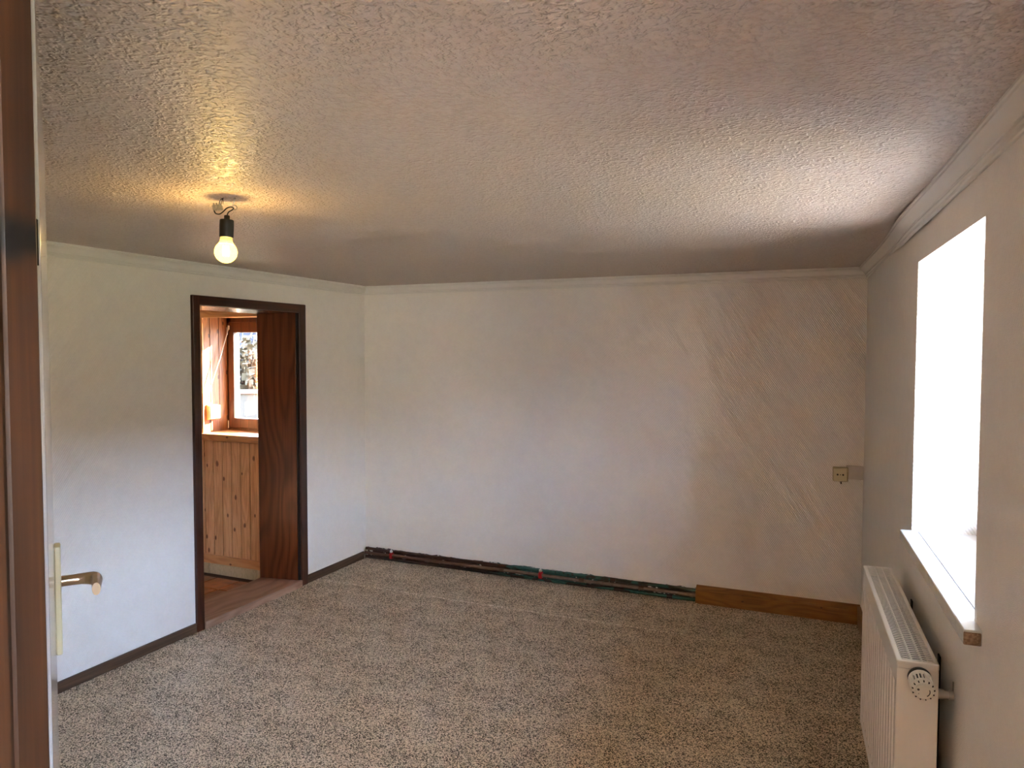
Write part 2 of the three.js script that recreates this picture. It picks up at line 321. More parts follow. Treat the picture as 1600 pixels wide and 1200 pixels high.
// ---------------------------------------------------------------- door_1: frame, lining and step of the doorway to the side room
{
  const d = struct('door_1', null, null, 'dark brown wooden door frame with lining and step, without a leaf', [[0, 0, 0], TL]);
  const z0 = 0.785, z1 = 1.603, y1 = 1.80;
  mesh('architrave', uvm(box(-0.02, 0.018, 0, 1.857, 0.703, 0.768, 0.005)), M.frameWood, d);
  mesh('architrave', uvm(box(-0.02, 0.018, 0, 1.857, 1.606, 1.657, 0.005), 'y', [0.04, 0.3]), M.frameWood, d);
  mesh('architrave', uvm(box(-0.02, 0.0178, 1.803, 1.857, 0.703, 1.657, 0.005), 'z'), M.frameWood, d);
  mesh('rebate_strip', uvm(merge([box(-0.03, 0.008, 0, y1, 0.768, 0.782), box(-0.03, 0.008, 0, y1, 1.603, 1.612)])), M.gap, d);
  mesh('lining', uvm(box(-SIDE_T - 0.01, -0.004, 0.0, y1 + 0.02, z0 - 0.02, z0, 0.002), 'y', [0.33, 0]), M.mahogany, d);
  mesh('lining', uvm(box(-SIDE_T - 0.01, -0.004, 0.0, y1 + 0.02, z1, z1 + 0.02, 0.002), 'y', [0.5, 0.4]), M.mahogany, d);
  mesh('lining', uvm(box(-SIDE_T - 0.01, 0.006, y1, y1 + 0.02, z0 - 0.01, z1 + 0.01, 0.002), 'z'), M.mahogany, d);
  const g = box(-SIDE_T - 0.005, 0.026, -0.04, 0.0, z0 - 0.012, z1 + 0.004, 0.004); const p = g.attributes.position;
  for (let i = 0; i < p.count; i++) if (p.getY(i) > -0.02) p.setY(i, p.getY(i) + 0.043 + (p.getX(i)) * 0.06);
  mesh('threshold', uvm(g, 'z'), M.thresholdWood, d);
}
// ---------------------------------------------------------------- door_2: the white door standing open beside the camera
{
  const d = struct('door_2', null, null, 'white lacquered door standing open in a stained wooden frame with a metal lever handle');
  // jamb: stepped section, stained wood (in x, z), swept upward
  const jz = 4.1755;
  const sec = [[2.478, jz], [2.494, jz], [2.4985, jz + 0.0035], [2.4985, jz + 0.035], [2.495, jz + 0.0375], [2.495, jz + 0.0405], [2.500, jz + 0.0435], [2.500, FZ + 0.215], [2.46, FZ + 0.215], [2.46, jz]];
  const shp = (pts) => new THREE.Shape(pts.map(([x, z]) => new THREE.Vector2(x, -z)));
  const g = new THREE.ExtrudeGeometry(shp(sec), { depth: DH, bevelEnabled: false }); g.rotateX(-Math.PI / 2);
  mesh('jamb', uvm(g, 'y', [0.0, 0]), M.jamb, d);
  mesh('jamb', uvm(box(DX1 - 0.02, DX1 + 0.005, 0, DH, FZ + 0.01, FZ + 0.215, 0.003)), M.jamb, d);
  mesh('jamb', uvm(box(DX0, DX1, DH - 0.02, DH + 0.005, FZ + 0.01, FZ + 0.215, 0.003), 'x'), M.jamb, d);
  const leaf = new THREE.Group(); leaf.name = numbered('door_leaf'); d.add(leaf);
  leaf.position.set(2.4845, 0, 4.1655); leaf.rotation.y = Math.PI - 0.6128;
  mesh('leaf_panel', box(0.032, 0.82, 0.012, 1.945, -0.04, 0, 0.003), M.lacquer, leaf);
  const hx = 0.735, hy = 1.092;
  mesh('backplate', uvm(box(hx - 0.02, hx + 0.02, hy - 0.125, hy + 0.085, 0, 0.011, 0.003)), M.brass, leaf, 'long pale brass back plate');
  // lever: round neck, then a flattened grip toward the hinge side
  const pts = [[0, 0.005, 0.0105, 0.0105], [0, 0.03, 0.0100, 0.0100], [0, 0.048, 0.0108, 0.0108], [-0.006, 0.062, 0.012, 0.0125], [-0.022, 0.069, 0.0105, 0.0135], [-0.05, 0.069, 0.0085, 0.0135], [-0.09, 0.067, 0.0078, 0.0125], [-0.112, 0.066, 0.0072, 0.0115]];
  const curve = new THREE.CatmullRomCurve3(pts.map(([x, z]) => new THREE.Vector3(x, 0, z))), rings = 40, nn = 20, pos = [], idx = [];
  for (let i = 0; i <= rings; i++) {
    const t = i / rings, c = curve.getPoint(t), tg = curve.getTangent(t), side = new THREE.Vector3(tg.z, 0, -tg.x).normalize(), f = t * (pts.length - 1), k = Math.min(pts.length - 2, Math.floor(f)), q = f - k;
    const a = pts[k][2] + (pts[k + 1][2] - pts[k][2]) * q, b = pts[k][3] + (pts[k + 1][3] - pts[k][3]) * q;
    for (let j = 0; j < nn; j++) { const w = j / nn * 2 * Math.PI; pos.push(c.x + side.x * Math.cos(w) * a, c.y + Math.sin(w) * b, c.z + side.z * Math.cos(w) * a); }
  }
  for (let i = 0; i < rings; i++) for (let j = 0; j < nn; j++) { const a = i * nn + j, b = i * nn + (j + 1) % nn; idx.push(a, b, a + nn, b, b + nn, a + nn); }
  for (const [r, fl] of [[0, 1], [rings, 0]]) { const c = curve.getPoint(r / rings); pos.push(c.x, c.y, c.z); const ci = pos.length / 3 - 1; for (let j = 0; j < nn; j++) { const a = r * nn + j, b = r * nn + (j + 1) % nn; fl ? idx.push(ci, b, a) : idx.push(ci, a, b); } }
  const lg = new THREE.BufferGeometry(); lg.setAttribute('position', new THREE.Float32BufferAttribute(pos, 3)); lg.setIndex(idx);
  const lever = mesh('lever_handle', creased(lg, 0.8), M.bronze, leaf, 'satin metal lever handle'); lever.position.set(hx, hy + 0.013, 0); lever.rotation.z = -0.06;
  // hinge knuckles on the jamb
  mesh('hinge', merge([cyl(0.0019, 0.0019, 0.045).translate(2.4912, 1.662, 4.1740), new THREE.SphereGeometry(0.0021, 12, 8).translate(2.4912, 1.686, 4.1740)]), M.iron, d, 'blackened upper hinge');
  mesh('hinge', merge([cyl(0.0055, 0.0055, 0.075).translate(2.4875, 0.26, 4.1695), box(2.490, 2.4990, 0.22, 0.30, 4.1735, 4.19, 0.001)]), M.iron, d);
}
// ---------------------------------------------------------------- windows
function windowFrame(name, label, w, place, mats, xo, nsash) {
  // local: x outward, z along; w = {z0, z1, y0, y1}
  const f = struct(name, null, null, label, place), [mf, mp] = mats, t = 0.05;
  mesh('window_frame', uvm(merge([box(xo, xo + 0.07, w.y0, w.y1, w.z0, w.z0 + t, 0.004), box(xo, xo + 0.07, w.y0, w.y1, w.z1 - t, w.z1, 0.004), box(xo, xo + 0.07, w.y0, w.y0 + 0.06, w.z0, w.z1, 0.004), box(xo, xo + 0.07, w.y1 - t, w.y1, w.z0, w.z1, 0.004)])), mf, f);
  const L = (w.z1 - w.z0 - 2 * t) / nsash;
  for (let i = 0; i < nsash; i++) {
    const a = w.z0 + t + i * L - 0.012, b = a + L + 0.024, y0 = w.y0 + 0.05, y1 = w.y1 - t + 0.012, s = 0.052;
    const sh = mesh('sash', uvm(merge([box(xo - 0.012, xo + 0.04, y0, y1, a, a + s, 0.004), box(xo - 0.012, xo + 0.04, y0, y1, b - s, b, 0.004), box(xo - 0.012, xo + 0.04, y0, y0 + s, a + s - 0.01, b - s + 0.01, 0.004), box(xo - 0.012, xo + 0.04, y1 - s, y1, a + s - 0.01, b - s + 0.01, 0.004)])), mf, f);
    const pg = new THREE.PlaneGeometry(b - a - 2 * s + 0.01, y1 - y0 - 2 * s + 0.01); pg.rotateY(-Math.PI / 2); pg.translate(xo + 0.014, (y0 + y1) / 2, (a + b) / 2);
    mesh('pane', pg, mp, sh);
  }
  return f;
}
windowFrame('window_1', 'white window in the deep recess above the radiator', { ...WIN, y0: 0.93 }, [[W, 0, 0], TR], [M.whiteFrame, M.glass], 0.29, 2);
mesh('lining_board', uvm(box(0.004, 0.288, WIN3.y0, WIN3.y1, WIN3.z1 - 0.02, WIN3.z1, 0.003)), M.mahogany, windowFrame('window_3', 'white window of the hall', WIN3, [[W, 0, 0], TR], [M.whiteFrame, M.glass], 0.29, 4));
// window of the side room (faces away from the camera along -z)
{
  const f = struct('window_2', null, null, 'brown wooden window in the pine-lined niche of the side room');
  const z0 = 0.385, z1 = 0.45, x0 = -0.93, x1 = -0.334;
  mesh('window_frame', uvm(merge([box(x0, -0.875, 0.95, 1.81, z0, z1 - 0.012, 0.003), box(-0.385, x1, 0.95, 1.81, z0, z1 - 0.012, 0.003), box(x0, x1, 0.95, 1.01, z0, z1 - 0.012, 0.003), box(x0, x1, 1.74, 1.81, z0, z1 - 0.012, 0.003)])), M.windowWood, f);
  const sh = mesh('sash', uvm(merge([box(-0.893, -0.843, 0.985, 1.765, z0 + 0.02, z1, 0.004), box(-0.417, -0.367, 0.985, 1.765, z0 + 0.02, z1, 0.004), box(-0.85, -0.41, 0.985, 1.058, z0 + 0.02, z1, 0.004), box(-0.85, -0.41, 1.688, 1.765, z0 + 0.02, z1, 0.004)])), M.windowWood, f);
  mesh('pane', new THREE.PlaneGeometry(0.45, 0.65).translate(-0.63, 1.373, z0 + 0.035), M.glass, sh);
  for (const y of [1.01, 1.70]) mesh('hinge', cyl(0.0045, 0.0045, 0.055, 12).translate(-0.897, y, z1 + 0.004), M.chrome, f);
  const sill = mesh('window_sill', uvm(box(-0.935, -0.313, 0.918, 0.967, 0.44, SIDE_Z + 0.022, 0.006), 'x'), M.pineBoard, f, 'light pine sill board'); void sill;
}
// ---------------------------------------------------------------- marble sill of window_1
{
  const s = thing('window_sill', 'pale veined marble window sill with a joint along it, above the radiator', 'window sill', [W, 0, 0], TR);
  mesh('front_strip', uvm(merge([box(-0.037, 0.0185, 0.893, 0.928, 1.745, 2.768, 0.004)]), 'z'), M.marble, s);
  mesh('slab', uvm(box(0.0205, 0.34, 0.893, 0.9272, WIN.z0 - 0.004, WIN.z1 + 0.004, 0.002), 'z', [0.3, 0.2]), M.marble, s);
  mesh('broken_end', uvm(box(-0.0365, -0.001, 0.8935, 0.9235, 2.760, 2.7695, 0.003)), M.rawStone, s, 'raw brownish stone at the near end');
}
// ---------------------------------------------------------------- radiator
{
  const r = thing('radiator', 'white ribbed panel radiator with a slotted top under the window', 'radiator', [W + SKR * 2.06, 0.0, 2.06], TR);
  const z0 = -0.462, z1 = 0.457, y0 = 0.15, y1 = 0.742, xf = -0.137, xb = -0.04;
  // ribbed front: raised upright flutes between flat margins
  const flute = (xs, dir) => {
    const nz = 16 * 24, ny = 24, pos = [], idx = [];
    for (let j = 0; j <= ny; j++) for (let i = 0; i <= nz; i++) {
      const z = z0 + 0.004 + (z1 - z0 - 0.008) * i / nz, t = j / ny, y = y0 + (y1 - 0.012 - y0) * (t < 0.3 ? t * 0.45 : t > 0.7 ? 1 - (1 - t) * 0.45 : 0.135 + (t - 0.3) / 0.4 * 0.73);
      const e = sst(y0 + 0.045, y0 + 0.06, y) * (1 - sst(y1 - 0.085, y1 - 0.065, y)) * sst(z0 + 0.010, z0 + 0.014, z) * (1 - sst(z1 - 0.014, z1 - 0.010, z));
      const ph = ((z - z0) / ((z1 - z0) / 16)) % 1, k = sst(0.22, 0.30, ph) * (1 - sst(0.70, 0.78, ph));
      pos.push(xs + dir * (0.001 + e * 0.018 * (1 - k)), y, z);
    }
    for (let j = 0; j < ny; j++) for (let i = 0; i < nz; i++) { const a = j * (nz + 1) + i, b = a + 1, c = a + nz + 1, d = c + 1; dir > 0 ? idx.push(a, b, c, b, d, c) : idx.push(a, c, b, b, c, d); }
    const g = new THREE.BufferGeometry(); g.setAttribute('position', new THREE.Float32BufferAttribute(pos, 3)); g.setIndex(idx); return creased(g, 0.5);
  };
  mesh('front_panel', merge([flute(xf, 1), box(xf + 0.0005, xf + 0.004, y1 - 0.02, y1, z0, z1, 0.001)]), M.radiator, r);
  mesh('rear_panel', merge([box(xb - 0.010, xb, y0, y1 - 0.01, z0 + 0.01, z1 - 0.01, 0.003)]), M.radiator, r);
  const fins = []; for (let i = 0; i < 46; i++) { const z = z0 + 0.02 + i * (z1 - z0 - 0.04) / 45; fins.push(box(xf + 0.022, xb - 0.014, y0 + 0.05, y1 - 0.05, z - 0.0004, z + 0.0004)); }
  mesh('convector_fins', merge(fins), M.radiatorDark, r).userData.kind = 'stuff';
  mesh('inner_tray', box(xf + 0.023, xb - 0.0105, y1 - 0.030, y1 - 0.026, z0 + 0.01, z1 - 0.01), M.dark, r);
  mesh('side_panel', box(xf, xb, y0, y1 - 0.004, z1 - 0.002, z1 + 0.002, 0.001), M.radiator, r);
  mesh('side_panel', box(xf, xb, y0, y1 - 0.004, z0 - 0.002, z0 + 0.002, 0.001), M.radiator, r);
  const gr = mesh('top_grille', merge([box(xf - 0.001, xf + 0.013, y1 - 0.010, y1 + 0.008, z0 - 0.003, z1 + 0.004, 0.004), box(xb - 0.011, xb + 0.001, y1 - 0.010, y1 + 0.008, z0 - 0.003, z1 + 0.004, 0.004), box(xf, xb, y1 - 0.014, y1 + 0.008, z1 - 0.008, z1 + 0.0045, 0.004), box(xf, xb, y1 - 0.010, y1 + 0.008, z0 - 0.004, z0 + 0.010, 0.004),
    box(xf + 0.036, xf + 0.0385, y1 - 0.002, y1 + 0.0066, z0, z1), box(xf + 0.060, xf + 0.0625, y1 - 0.002, y1 + 0.0066, z0, z1)]), M.radiator, r);
  const slats = [], n = 62; for (let i = 0; i < n; i++) { const z = z0 + 0.014 + (i + 0.5) * (z1 - z0 - 0.024) / n; for (const [a, b, s] of [[xf + 0.012, xf + 0.037, 1], [xf + 0.037, xf + 0.061, -1], [xf + 0.061, xb - 0.010, 1]]) { const g = box(a, b, y1 + 0.0046, y1 + 0.0060, z - 0.0030, z + 0.0030); const p = g.attributes.position; for (let q = 0; q < p.count; q++) p.setZ(q, p.getZ(q) + s * (p.getX(q) - (a + b) / 2) * 0.16); slats.push(g); } }
  mesh('grille_slats', merge(slats), M.radiator, gr).userData.kind = 'stuff';
  // thermostat: slotted barrel with a round cap, lying along the room
  const th = new THREE.Group(); th.name = numbered('thermostat'); r.add(th); th.position.set(xf + 0.052, y1 - 0.030, z1 + 0.004); th.scale.set(1.08, 1.4, 1.08);
  th.rotation.set(Math.PI / 2 + 0.11, 0, 0);            // its own y points to the camera side
  mesh('collar', lathe([[0, 0], [0.025, 0], [0.026, 0.002], [0.026, 0.008], [0.022, 0.012], [0, 0.012]], 32), M.blackPlastic, th);
  const ribs = [lathe([[0, 0.008], [0.0235, 0.008], [0.0262, 0.012], [0.0262, 0.018], [0.0212, 0.019], [0.0212, 0.038], [0.0250, 0.0385], [0.0244, 0.044], [0.0235, 0.047], [0.0200, 0.0500], [0.0186, 0.0505], [0.0186, 0.0495], [0, 0.0495]], 40)];
  for (let i = 0; i < 20; i++) { const a = i / 20 * Math.PI * 2, g = box(-0.0017, 0.0017, 0.016, 0.046, 0.019, 0.0262, 0.0008); g.rotateY(a); ribs.push(g); }
  mesh('dial', merge(ribs), M.plasticWhite, th);
  mesh('slots', lathe([[0.0216, 0.0185], [0.0216, 0.0383]], 40), M.dark, th);
  const slots = []; for (let i = 0; i < 13; i++) { const a = (i + 0.5) / 13 * Math.PI * 2, g = box(-0.0012, 0.0012, 0.0462, 0.0492, 0.0208, 0.0242); g.rotateY(a); slots.push(g); }
  mesh('slots', merge(slots), M.dark, th);
  mesh('cap', lathe([[0, 0.0525], [0.0165, 0.0525], [0.0178, 0.0515], [0.0178, 0.049], [0, 0.049]], 40), M.plasticWhite, th);
  mesh('mark', merge([new THREE.CylinderGeometry(0.0026, 0.0026, 0.0006, 12).translate(-0.0115, 0.0527, -0.004), new THREE.CylinderGeometry(0.0009, 0.0009, 0.0006, 8).translate(-0.0105, 0.0527, 0.006), new THREE.TorusGeometry(0.0125, 0.0011, 6, 20, 1.5).rotateX(Math.PI / 2).rotateY(0.5).translate(0, 0.0524, 0)]), M.radiatorDark, th);
  // valve and pipe into the wall, wall bracket
  mesh('valve', merge([cyl(0.010, 0.010, 0.05, 16).rotateZ(Math.PI / 2).translate(-0.0265, 0.665, z1 - 0.02), cyl(0.013, 0.013, 0.014, 6).rotateZ(Math.PI / 2).translate(-0.030, 0.665, z1 - 0.02), cyl(0.012, 0.012, 0.012, 16).rotateZ(Math.PI / 2).translate(-0.0085, 0.665, z1 - 0.02), box(-0.004, -0.0015, 0.655, 0.70, z1 - 0.026, z1 - 0.020, 0.001)]), M.chrome, r);
  for (const z of [-0.25, 0.25]) mesh('bracket', merge([box(-0.042, -0.0015, 0.62, 0.645, z - 0.012, z + 0.012, 0.002), box(-0.006, -0.0015, 0.20, 0.70, z - 0.014, z + 0.014, 0.002)]), M.iron, r);
}
// ---------------------------------------------------------------- socket and blank cover on the far wall
{
  const s = thing('wall_socket', 'small beige surface-mounted socket with two holes on the far wall', 'socket', [3.270, 0.852, 0]);
  mesh('housing', box(-0.041, 0.041, -0.040, 0.041, 0, 0.036, 0.006), M.beigePlastic, s);
  mesh('face_rim', box(-0.036, 0.036, -0.035, 0.036, 0.033, 0.0385, 0.004), M.beigePlastic, s);
  for (const x of [-0.0145, 0.0145]) mesh('hole', cyl(0.0052, 0.0052, 0.003, 16).rotateX(Math.PI / 2).translate(x, 0.0, 0.0382), M.dark, s);
  mesh('screw', cyl(0.0028, 0.0028, 0.003, 12).rotateX(Math.PI / 2).translate(0, 0, 0.0384), M.iron, s);
  mesh('cable_stub', merge([tube([[0.004, -0.038, 0.016], [0.004, -0.048, 0.016], [0.005, -0.056, 0.017]], 0.0032, 10, 8), box(-0.006, 0.014, -0.042, -0.039, 0.008, 0.024)]), M.dark, s);
  const c = mesh('blank_cover', box(3.300, 3.3905, 0.825, 0.903, 0, 0.006, 0.002), M.coverPaint); c.userData = { label: 'painted-over rectangular blank cover beside the beige socket in the corner', category: 'cover plate' };
}
// ---------------------------------------------------------------- exposed heating pipes and their clips along the far wall
{
  const nP = [noise(31), noise(32), noise(33)];
  const pm = (i, f) => std({ map: tex(1024, 32, [2.5, 0.08], (u, v) => f(u, nP[i](u * 50, v * 3, 50, 3), nP[i](u * 160, v * 6, 160, 6))), roughness: 0.45, metalness: 0.15 });
  const teal = [52, 92, 82], rust = [84, 48, 32], grey = [128, 108, 92], blk = [32, 26, 24];
  const mUp = pm(0, (u, n, m) => { const k = sst(0.46, 0.52, u + (n - 0.5) * 0.12) * (1 - 0.75 * sst(0.66, 0.70, u + (m - 0.5) * 0.2) * sst(0.3, 0.6, n)); return mix3(mix3(rust, blk, n * 0.6), teal, k); });
  const mMid = pm(1, (u, n, m) => mix3(mix3([96, 66, 48], grey, sst(0.25, 0.5, u + (n - 0.5) * 0.3)), rust, 0.35 * m));
  const mLow = pm(2, (u, n, m) => mix3(mix3(rust, blk, 0.3 + 0.6 * n), mix3(teal, [40, 80, 66], m), Math.max(sst(0.86, 0.9, u), sst(0.55, 0.62, n) * sst(0.4, 0.5, u))));
  const pipe = (label, y, z, r, m, couplings) => {
    const t = thing('heating_pipe', label, 'pipe', [0, y, z]);
    const g2 = tube(Array.from({ length: 14 }, (_, i) => [0.012 + 2.455 * i / 13, (N1(i * 0.9, y * 100) - 0.5) * 0.004, (N2(i * 0.8, y * 90) - 0.5) * 0.003]), r, 120, 14); const u2 = g2.attributes.uv; for (let i = 0; i < u2.count; i++) u2.setXY(i, u2.getX(i) * 2.5, u2.getY(i) * 0.08);
    mesh('pipe_run', g2, m, t);
    for (const x of couplings) mesh('coupling', cyl(r * 1.18, r * 1.18, 0.035, 16).rotateZ(Math.PI / 2).translate(x, 0, 0), m, t);
  };
  pipe('uppermost of the three old pipes along the far wall, brown then teal', 0.071, 0.013, 0.0105, mUp, [0.75, 1.93]);
  pipe('middle of the three old pipes along the far wall, greyish brown', 0.043, 0.026, 0.0115, mMid, [0.55, 1.14, 1.72, 2.12]);
  pipe('lowest of the three old pipes along the far wall, nearly black', 0.0125, 0.018, 0.0105, mLow, [1.0, 2.3]);
  const clip = thing('pipe_clip', 'red pipe clip nearer the left corner, holding the old pipes', 'pipe clip', [0.243, 0, 0], 0, 'red clips on the old pipes');
  mesh('band', merge([box(-0.012, 0.012, 0.022, 0.062, 0.008, 0.041, 0.004), box(-0.012, 0.012, 0.060, 0.072, 0.004, 0.030, 0.003)]), M.red, clip);
  mesh('screw_lug', merge([box(-0.011, 0.011, 0.066, 0.082, 0.022, 0.0315, 0.003), cyl(0.004, 0.004, 0.006, 10).translate(0, 0.085, 0.026)]), M.white, clip, 'white clamp at the top');
  const c2 = clip.clone(); c2.name = numbered('pipe_clip'); c2.position.set(1.428, 0, 0); c2.userData = { ...clip.userData, label: 'red pipe clip nearer the middle of the far wall' }; scene.add(c2);
  // boxed-in end of the pipes
  const k = thing('pipe_casing', 'honey brown wooden boxing over the pipes at the right end of the far wall', 'pipe casing', [2.464, 0, 0]);
  const pr = new THREE.Shape([[0, 0], [0.046, 0], [0.046, 0.080], [0.0455, 0.0815], [0.006, 0.104], [0, 0.104]].map((p) => new THREE.Vector2(...p)));
  const L = W - 2.464 - 0.003, g = new THREE.ExtrudeGeometry(pr, { depth: L, bevelEnabled: false }); g.rotateY(Math.PI / 2); g.scale(1, 1, -1);
  const gi = g.toNonIndexed(), pp = gi.attributes.position; for (let i = 0; i < pp.count; i += 3) for (const q of ['X', 'Y', 'Z']) { const a = pp['get' + q](i + 1); pp['set' + q](i + 1, pp['get' + q](i + 2)); pp['set' + q](i + 2, a); }
  gi.computeVertexNormals();
  mesh('casing_board', uvm(gi, 'x'), M.honey, k);
}
// ragged paint left along the wall over the pipes, where a skirting came off
{
  const sh = new THREE.Shape(); const X0 = 0.02, X1 = 2.46; sh.moveTo(X0, 0); sh.lineTo(X1, 0);
  for (let i = 120; i >= 0; i--) { const x = X0 + (X1 - X0) * i / 120; sh.lineTo(x, 0.080 + (N1(i * 0.45, 4) - 0.5) * 0.012 + (N2(i * 1.7, 9) - 0.5) * 0.007); }
  const g = new THREE.ExtrudeGeometry(sh, { depth: 0.0022, bevelEnabled: false });
  const n = noise(44);
  const m = std({ map: tex(1024, 64, [2.5, 0.1], (u, v) => { const a = n(u * 60, v * 4, 60, 4), b = n(u * 200, v * 12, 200, 12); const c = mix3([70, 42, 30], [62, 98, 90], sst(0.4, 0.5, u + (a - 0.5) * 0.2) * (1 - 0.7 * sst(0.68, 0.74, u + (b - 0.5) * 0.1))); return mix3(c, [206, 196, 184], sst(0.62, 0.7, a * 0.5 + b * 0.5 + (v > 0.7 ? 0.12 : 0) - 0.06)); }), roughness: 0.8 });
  const o = mesh('paint_strip', uvm(g, 'y'), m); o.userData = { label: 'ragged strip of old brown and teal paint behind the exposed pipes', category: 'paint strip' };
}
// ---------------------------------------------------------------- bare bulb under the ceiling
{
  const L = thing('ceiling_lamp', 'bare glowing light bulb hanging by its cable from a ceiling hook', 'lamp', [1.516, H, 2.875]);
  const R = (dx, dy, dz = 0) => [0.9158 * dx * 0.00202 + 0.4017 * dz, -dy * 0.00202, -0.4017 * dx * 0.00202 + 0.9158 * dz];   // along the picture's right and down
  mesh('hook', merge([tube([R(0, 0), R(-1, 5), R(-3, 11), R(-4, 15), R(-2, 18), R(1, 18), R(3, 15), R(1, 12), R(-3, 11.5)], 0.0016, 40, 8), cyl(0.0035, 0.0035, 0.006, 12).translate(...R(0, 1))]), M.chrome, L);
  const blk = merge([...[-1, 0, 1].map((i) => new RoundedBoxGeometry(0.0085, 0.016, 0.019, 2, 0.0025).translate(i * 0.0092, 0, 0)), ...[-1, 0, 1].map((i) => cyl(0.0028, 0.0028, 0.02, 10).translate(i * 0.0092, 0.004, 0.004))]);
  blk.rotateY(0.41); blk.rotateZ(0.15); blk.translate(...R(-27, 15));
  mesh('terminal_block', blk, std({ color: new THREE.Color(0xb9ad90), roughness: 0.4 }), L, 'pale translucent terminal block');
  mesh('supply_wire', merge([tube([R(-17, 0), R(-22, 3), R(-24, 8), R(-24.5, 11)], 0.0012, 16, 6), tube([R(-18, 0), R(-20, 4), R(-21, 9), R(-22, 12)], 0.0012, 16, 6), tube([R(-18.5, 0), R(-18, 5), R(-18.5, 10)], 0.0009, 16, 6)]), M.iron, L);
  mesh('cable', tube([R(-33, 18), R(-30, 24), R(-24, 25), R(-18, 21), R(-14, 17), R(-9, 14.5), R(-4, 14.5), R(-2, 16.5), R(-5, 19), R(-10, 22), R(-12, 26), R(-12.5, 31)], 0.0019, 80, 8), M.blackPlastic, L);
  const tilt = new THREE.Group(); tilt.name = numbered('bulb_and_socket'); L.add(tilt);
  tilt.position.set(...R(-12.5, 27)); tilt.rotation.order = 'YXZ'; tilt.rotation.y = 0.41; tilt.rotation.z = -0.045;
  mesh('socket', lathe([[0, 0], [0.007, 0], [0.0085, -0.002], [0.0085, -0.012], [0.019, -0.0135], [0.021, -0.0155], [0.0215, -0.035], [0.021, -0.068], [0.019, -0.069], [0, -0.069]].reverse(), 36), M.blackPlastic, tilt);
  const bulbGlass = new THREE.MeshPhysicalMaterial({ color: new THREE.Color(1, 0.86, 0.5), roughness: 0.3, transmission: 1, thickness: 0, ior: 1.2, emissive: new THREE.Color(1, 0.74, 0.2), emissiveIntensity: 0.017 });
  const prof = [[0.0175, -0.066], [0.0180, -0.075], [0.0205, -0.084], [0.0262, -0.093]]; const cy = -0.1145, rb = 0.0345;
  for (let i = 0; i <= 22; i++) { const a = Math.PI * (0.20 + 0.80 * i / 22); prof.push([Math.max(0, Math.sin(a)) * rb, cy + Math.cos(a) * rb]); }
  mesh('bulb_glass', lathe(prof.reverse(), 40), bulbGlass, tilt);
  const fil = []; for (let i = 0; i < 6; i++) { const a = i / 6 * Math.PI * 2; fil.push(new THREE.CapsuleGeometry(0.0022, 0.030, 4, 10).rotateZ(0.08).translate(Math.cos(a) * 0.0085, cy + 0.004, Math.sin(a) * 0.0085)); }
  mesh('filament', merge(fil), std({ color: 0x000000, emissive: new THREE.Color(1, 0.72, 0.36), emissiveIntensity: 0.2 }), tilt, 'bright filament cluster of the bulb');
  const lamp = new THREE.PointLight(new THREE.Color(1, 0.66, 0.2), 0.0100, 0, 2); lamp.name = 'bulb_light'; lamp.position.set(0, cy, 0); lamp.castShadow = true; lamp.shadow.radius = 0.5; tilt.add(lamp);
}
// ---------------------------------------------------------------- shutter winder and its strap in the niche of the side room
{
  const s = thing('shutter_winder', 'white strap winder box on the pine cheek of the niche', 'strap winder', [-0.905, 1.11, 0.585]);
  mesh('housing', uvm(box(0, 0.012, -0.052, 0.055, -0.028, 0.070, 0.002)), M.pine[0], s);
  mesh('cover', box(0.010, 0.034, -0.046, 0.05, -0.03, 0.064, 0.005), M.white, s);
  const t = mesh('shutter_strap', uvm(merge([tube([[-0.885, 1.155, 0.635], [-0.885, 1.22, 0.648], [-0.884, 1.30, 0.63], [-0.88, 1.50, 0.545], [-0.875, 1.715, 0.465]], 0.0032, 30, 6), cyl(0.008, 0.008, 0.03, 12).translate(-0.875, 1.725, 0.462)])), std({ color: new THREE.Color(0xb9b2a6), roughness: 0.7 }));
  t.userData = { label: 'grey shutter strap running slantwise up from the white winder box', category: 'strap' };
}
// ---------------------------------------------------------------- outdoors
{
  const h = new THREE.PlaneGeometry(260, 60, 60, 16); h.rotateX(-Math.PI / 2); const p = h.attributes.position;
  for (let i = 0; i < p.count; i++) { const x = p.getX(i), d = p.getZ(i) + 30; p.setY(i, -1.0 + 11.5 * sst(0, 34, d) + (N1(x * 0.07, d * 0.08) - 0.5) * 2.4 * sst(2, 16, d)); }
  h.computeVertexNormals(); const h2 = h.clone(); h.rotateY(Math.PI / 2); h.translate(62, 0, -10);
  h2.scale(1, 1.55, 0.9); h2.rotateY(Math.PI); h2.translate(-30, 0.4, -58);
  const hm = std({ map: tex(128, 128, [1, 1], (u, v) => { const k = (N1(u * 40, v * 40, 40, 40) - 0.5) * 40; return [84 + k, 74 + k, 50 + k]; }), roughness: 1 });
  struct('hill', h, hm, 'low grassy hill some way beyond the deep window');
  struct('hill', h2, hm, 'grassy hill rising behind the shed and the garden wall');
}
struct('wall_wing', uvm(box(3.72, 5.15, -0.9, 5.0, -4.0, 1.15)), M.render, 'rendered wing of the house standing out beside the deep window');
struct('ground', uvm(new THREE.PlaneGeometry(160, 160, 1, 1).rotateX(-Math.PI / 2).translate(0, -0.8, 0)), std({ map: tex(256, 256, [3, 3], (u, v) => { const k = (N1(u * 90, v * 90, 90, 90) - 0.5) * 40 + (N2(u * 8, v * 8, 8, 8) - 0.5) * 20; return [112 + k, 108 + k, 70 + k]; }), roughness: 1 }), 'dull green grass outside');
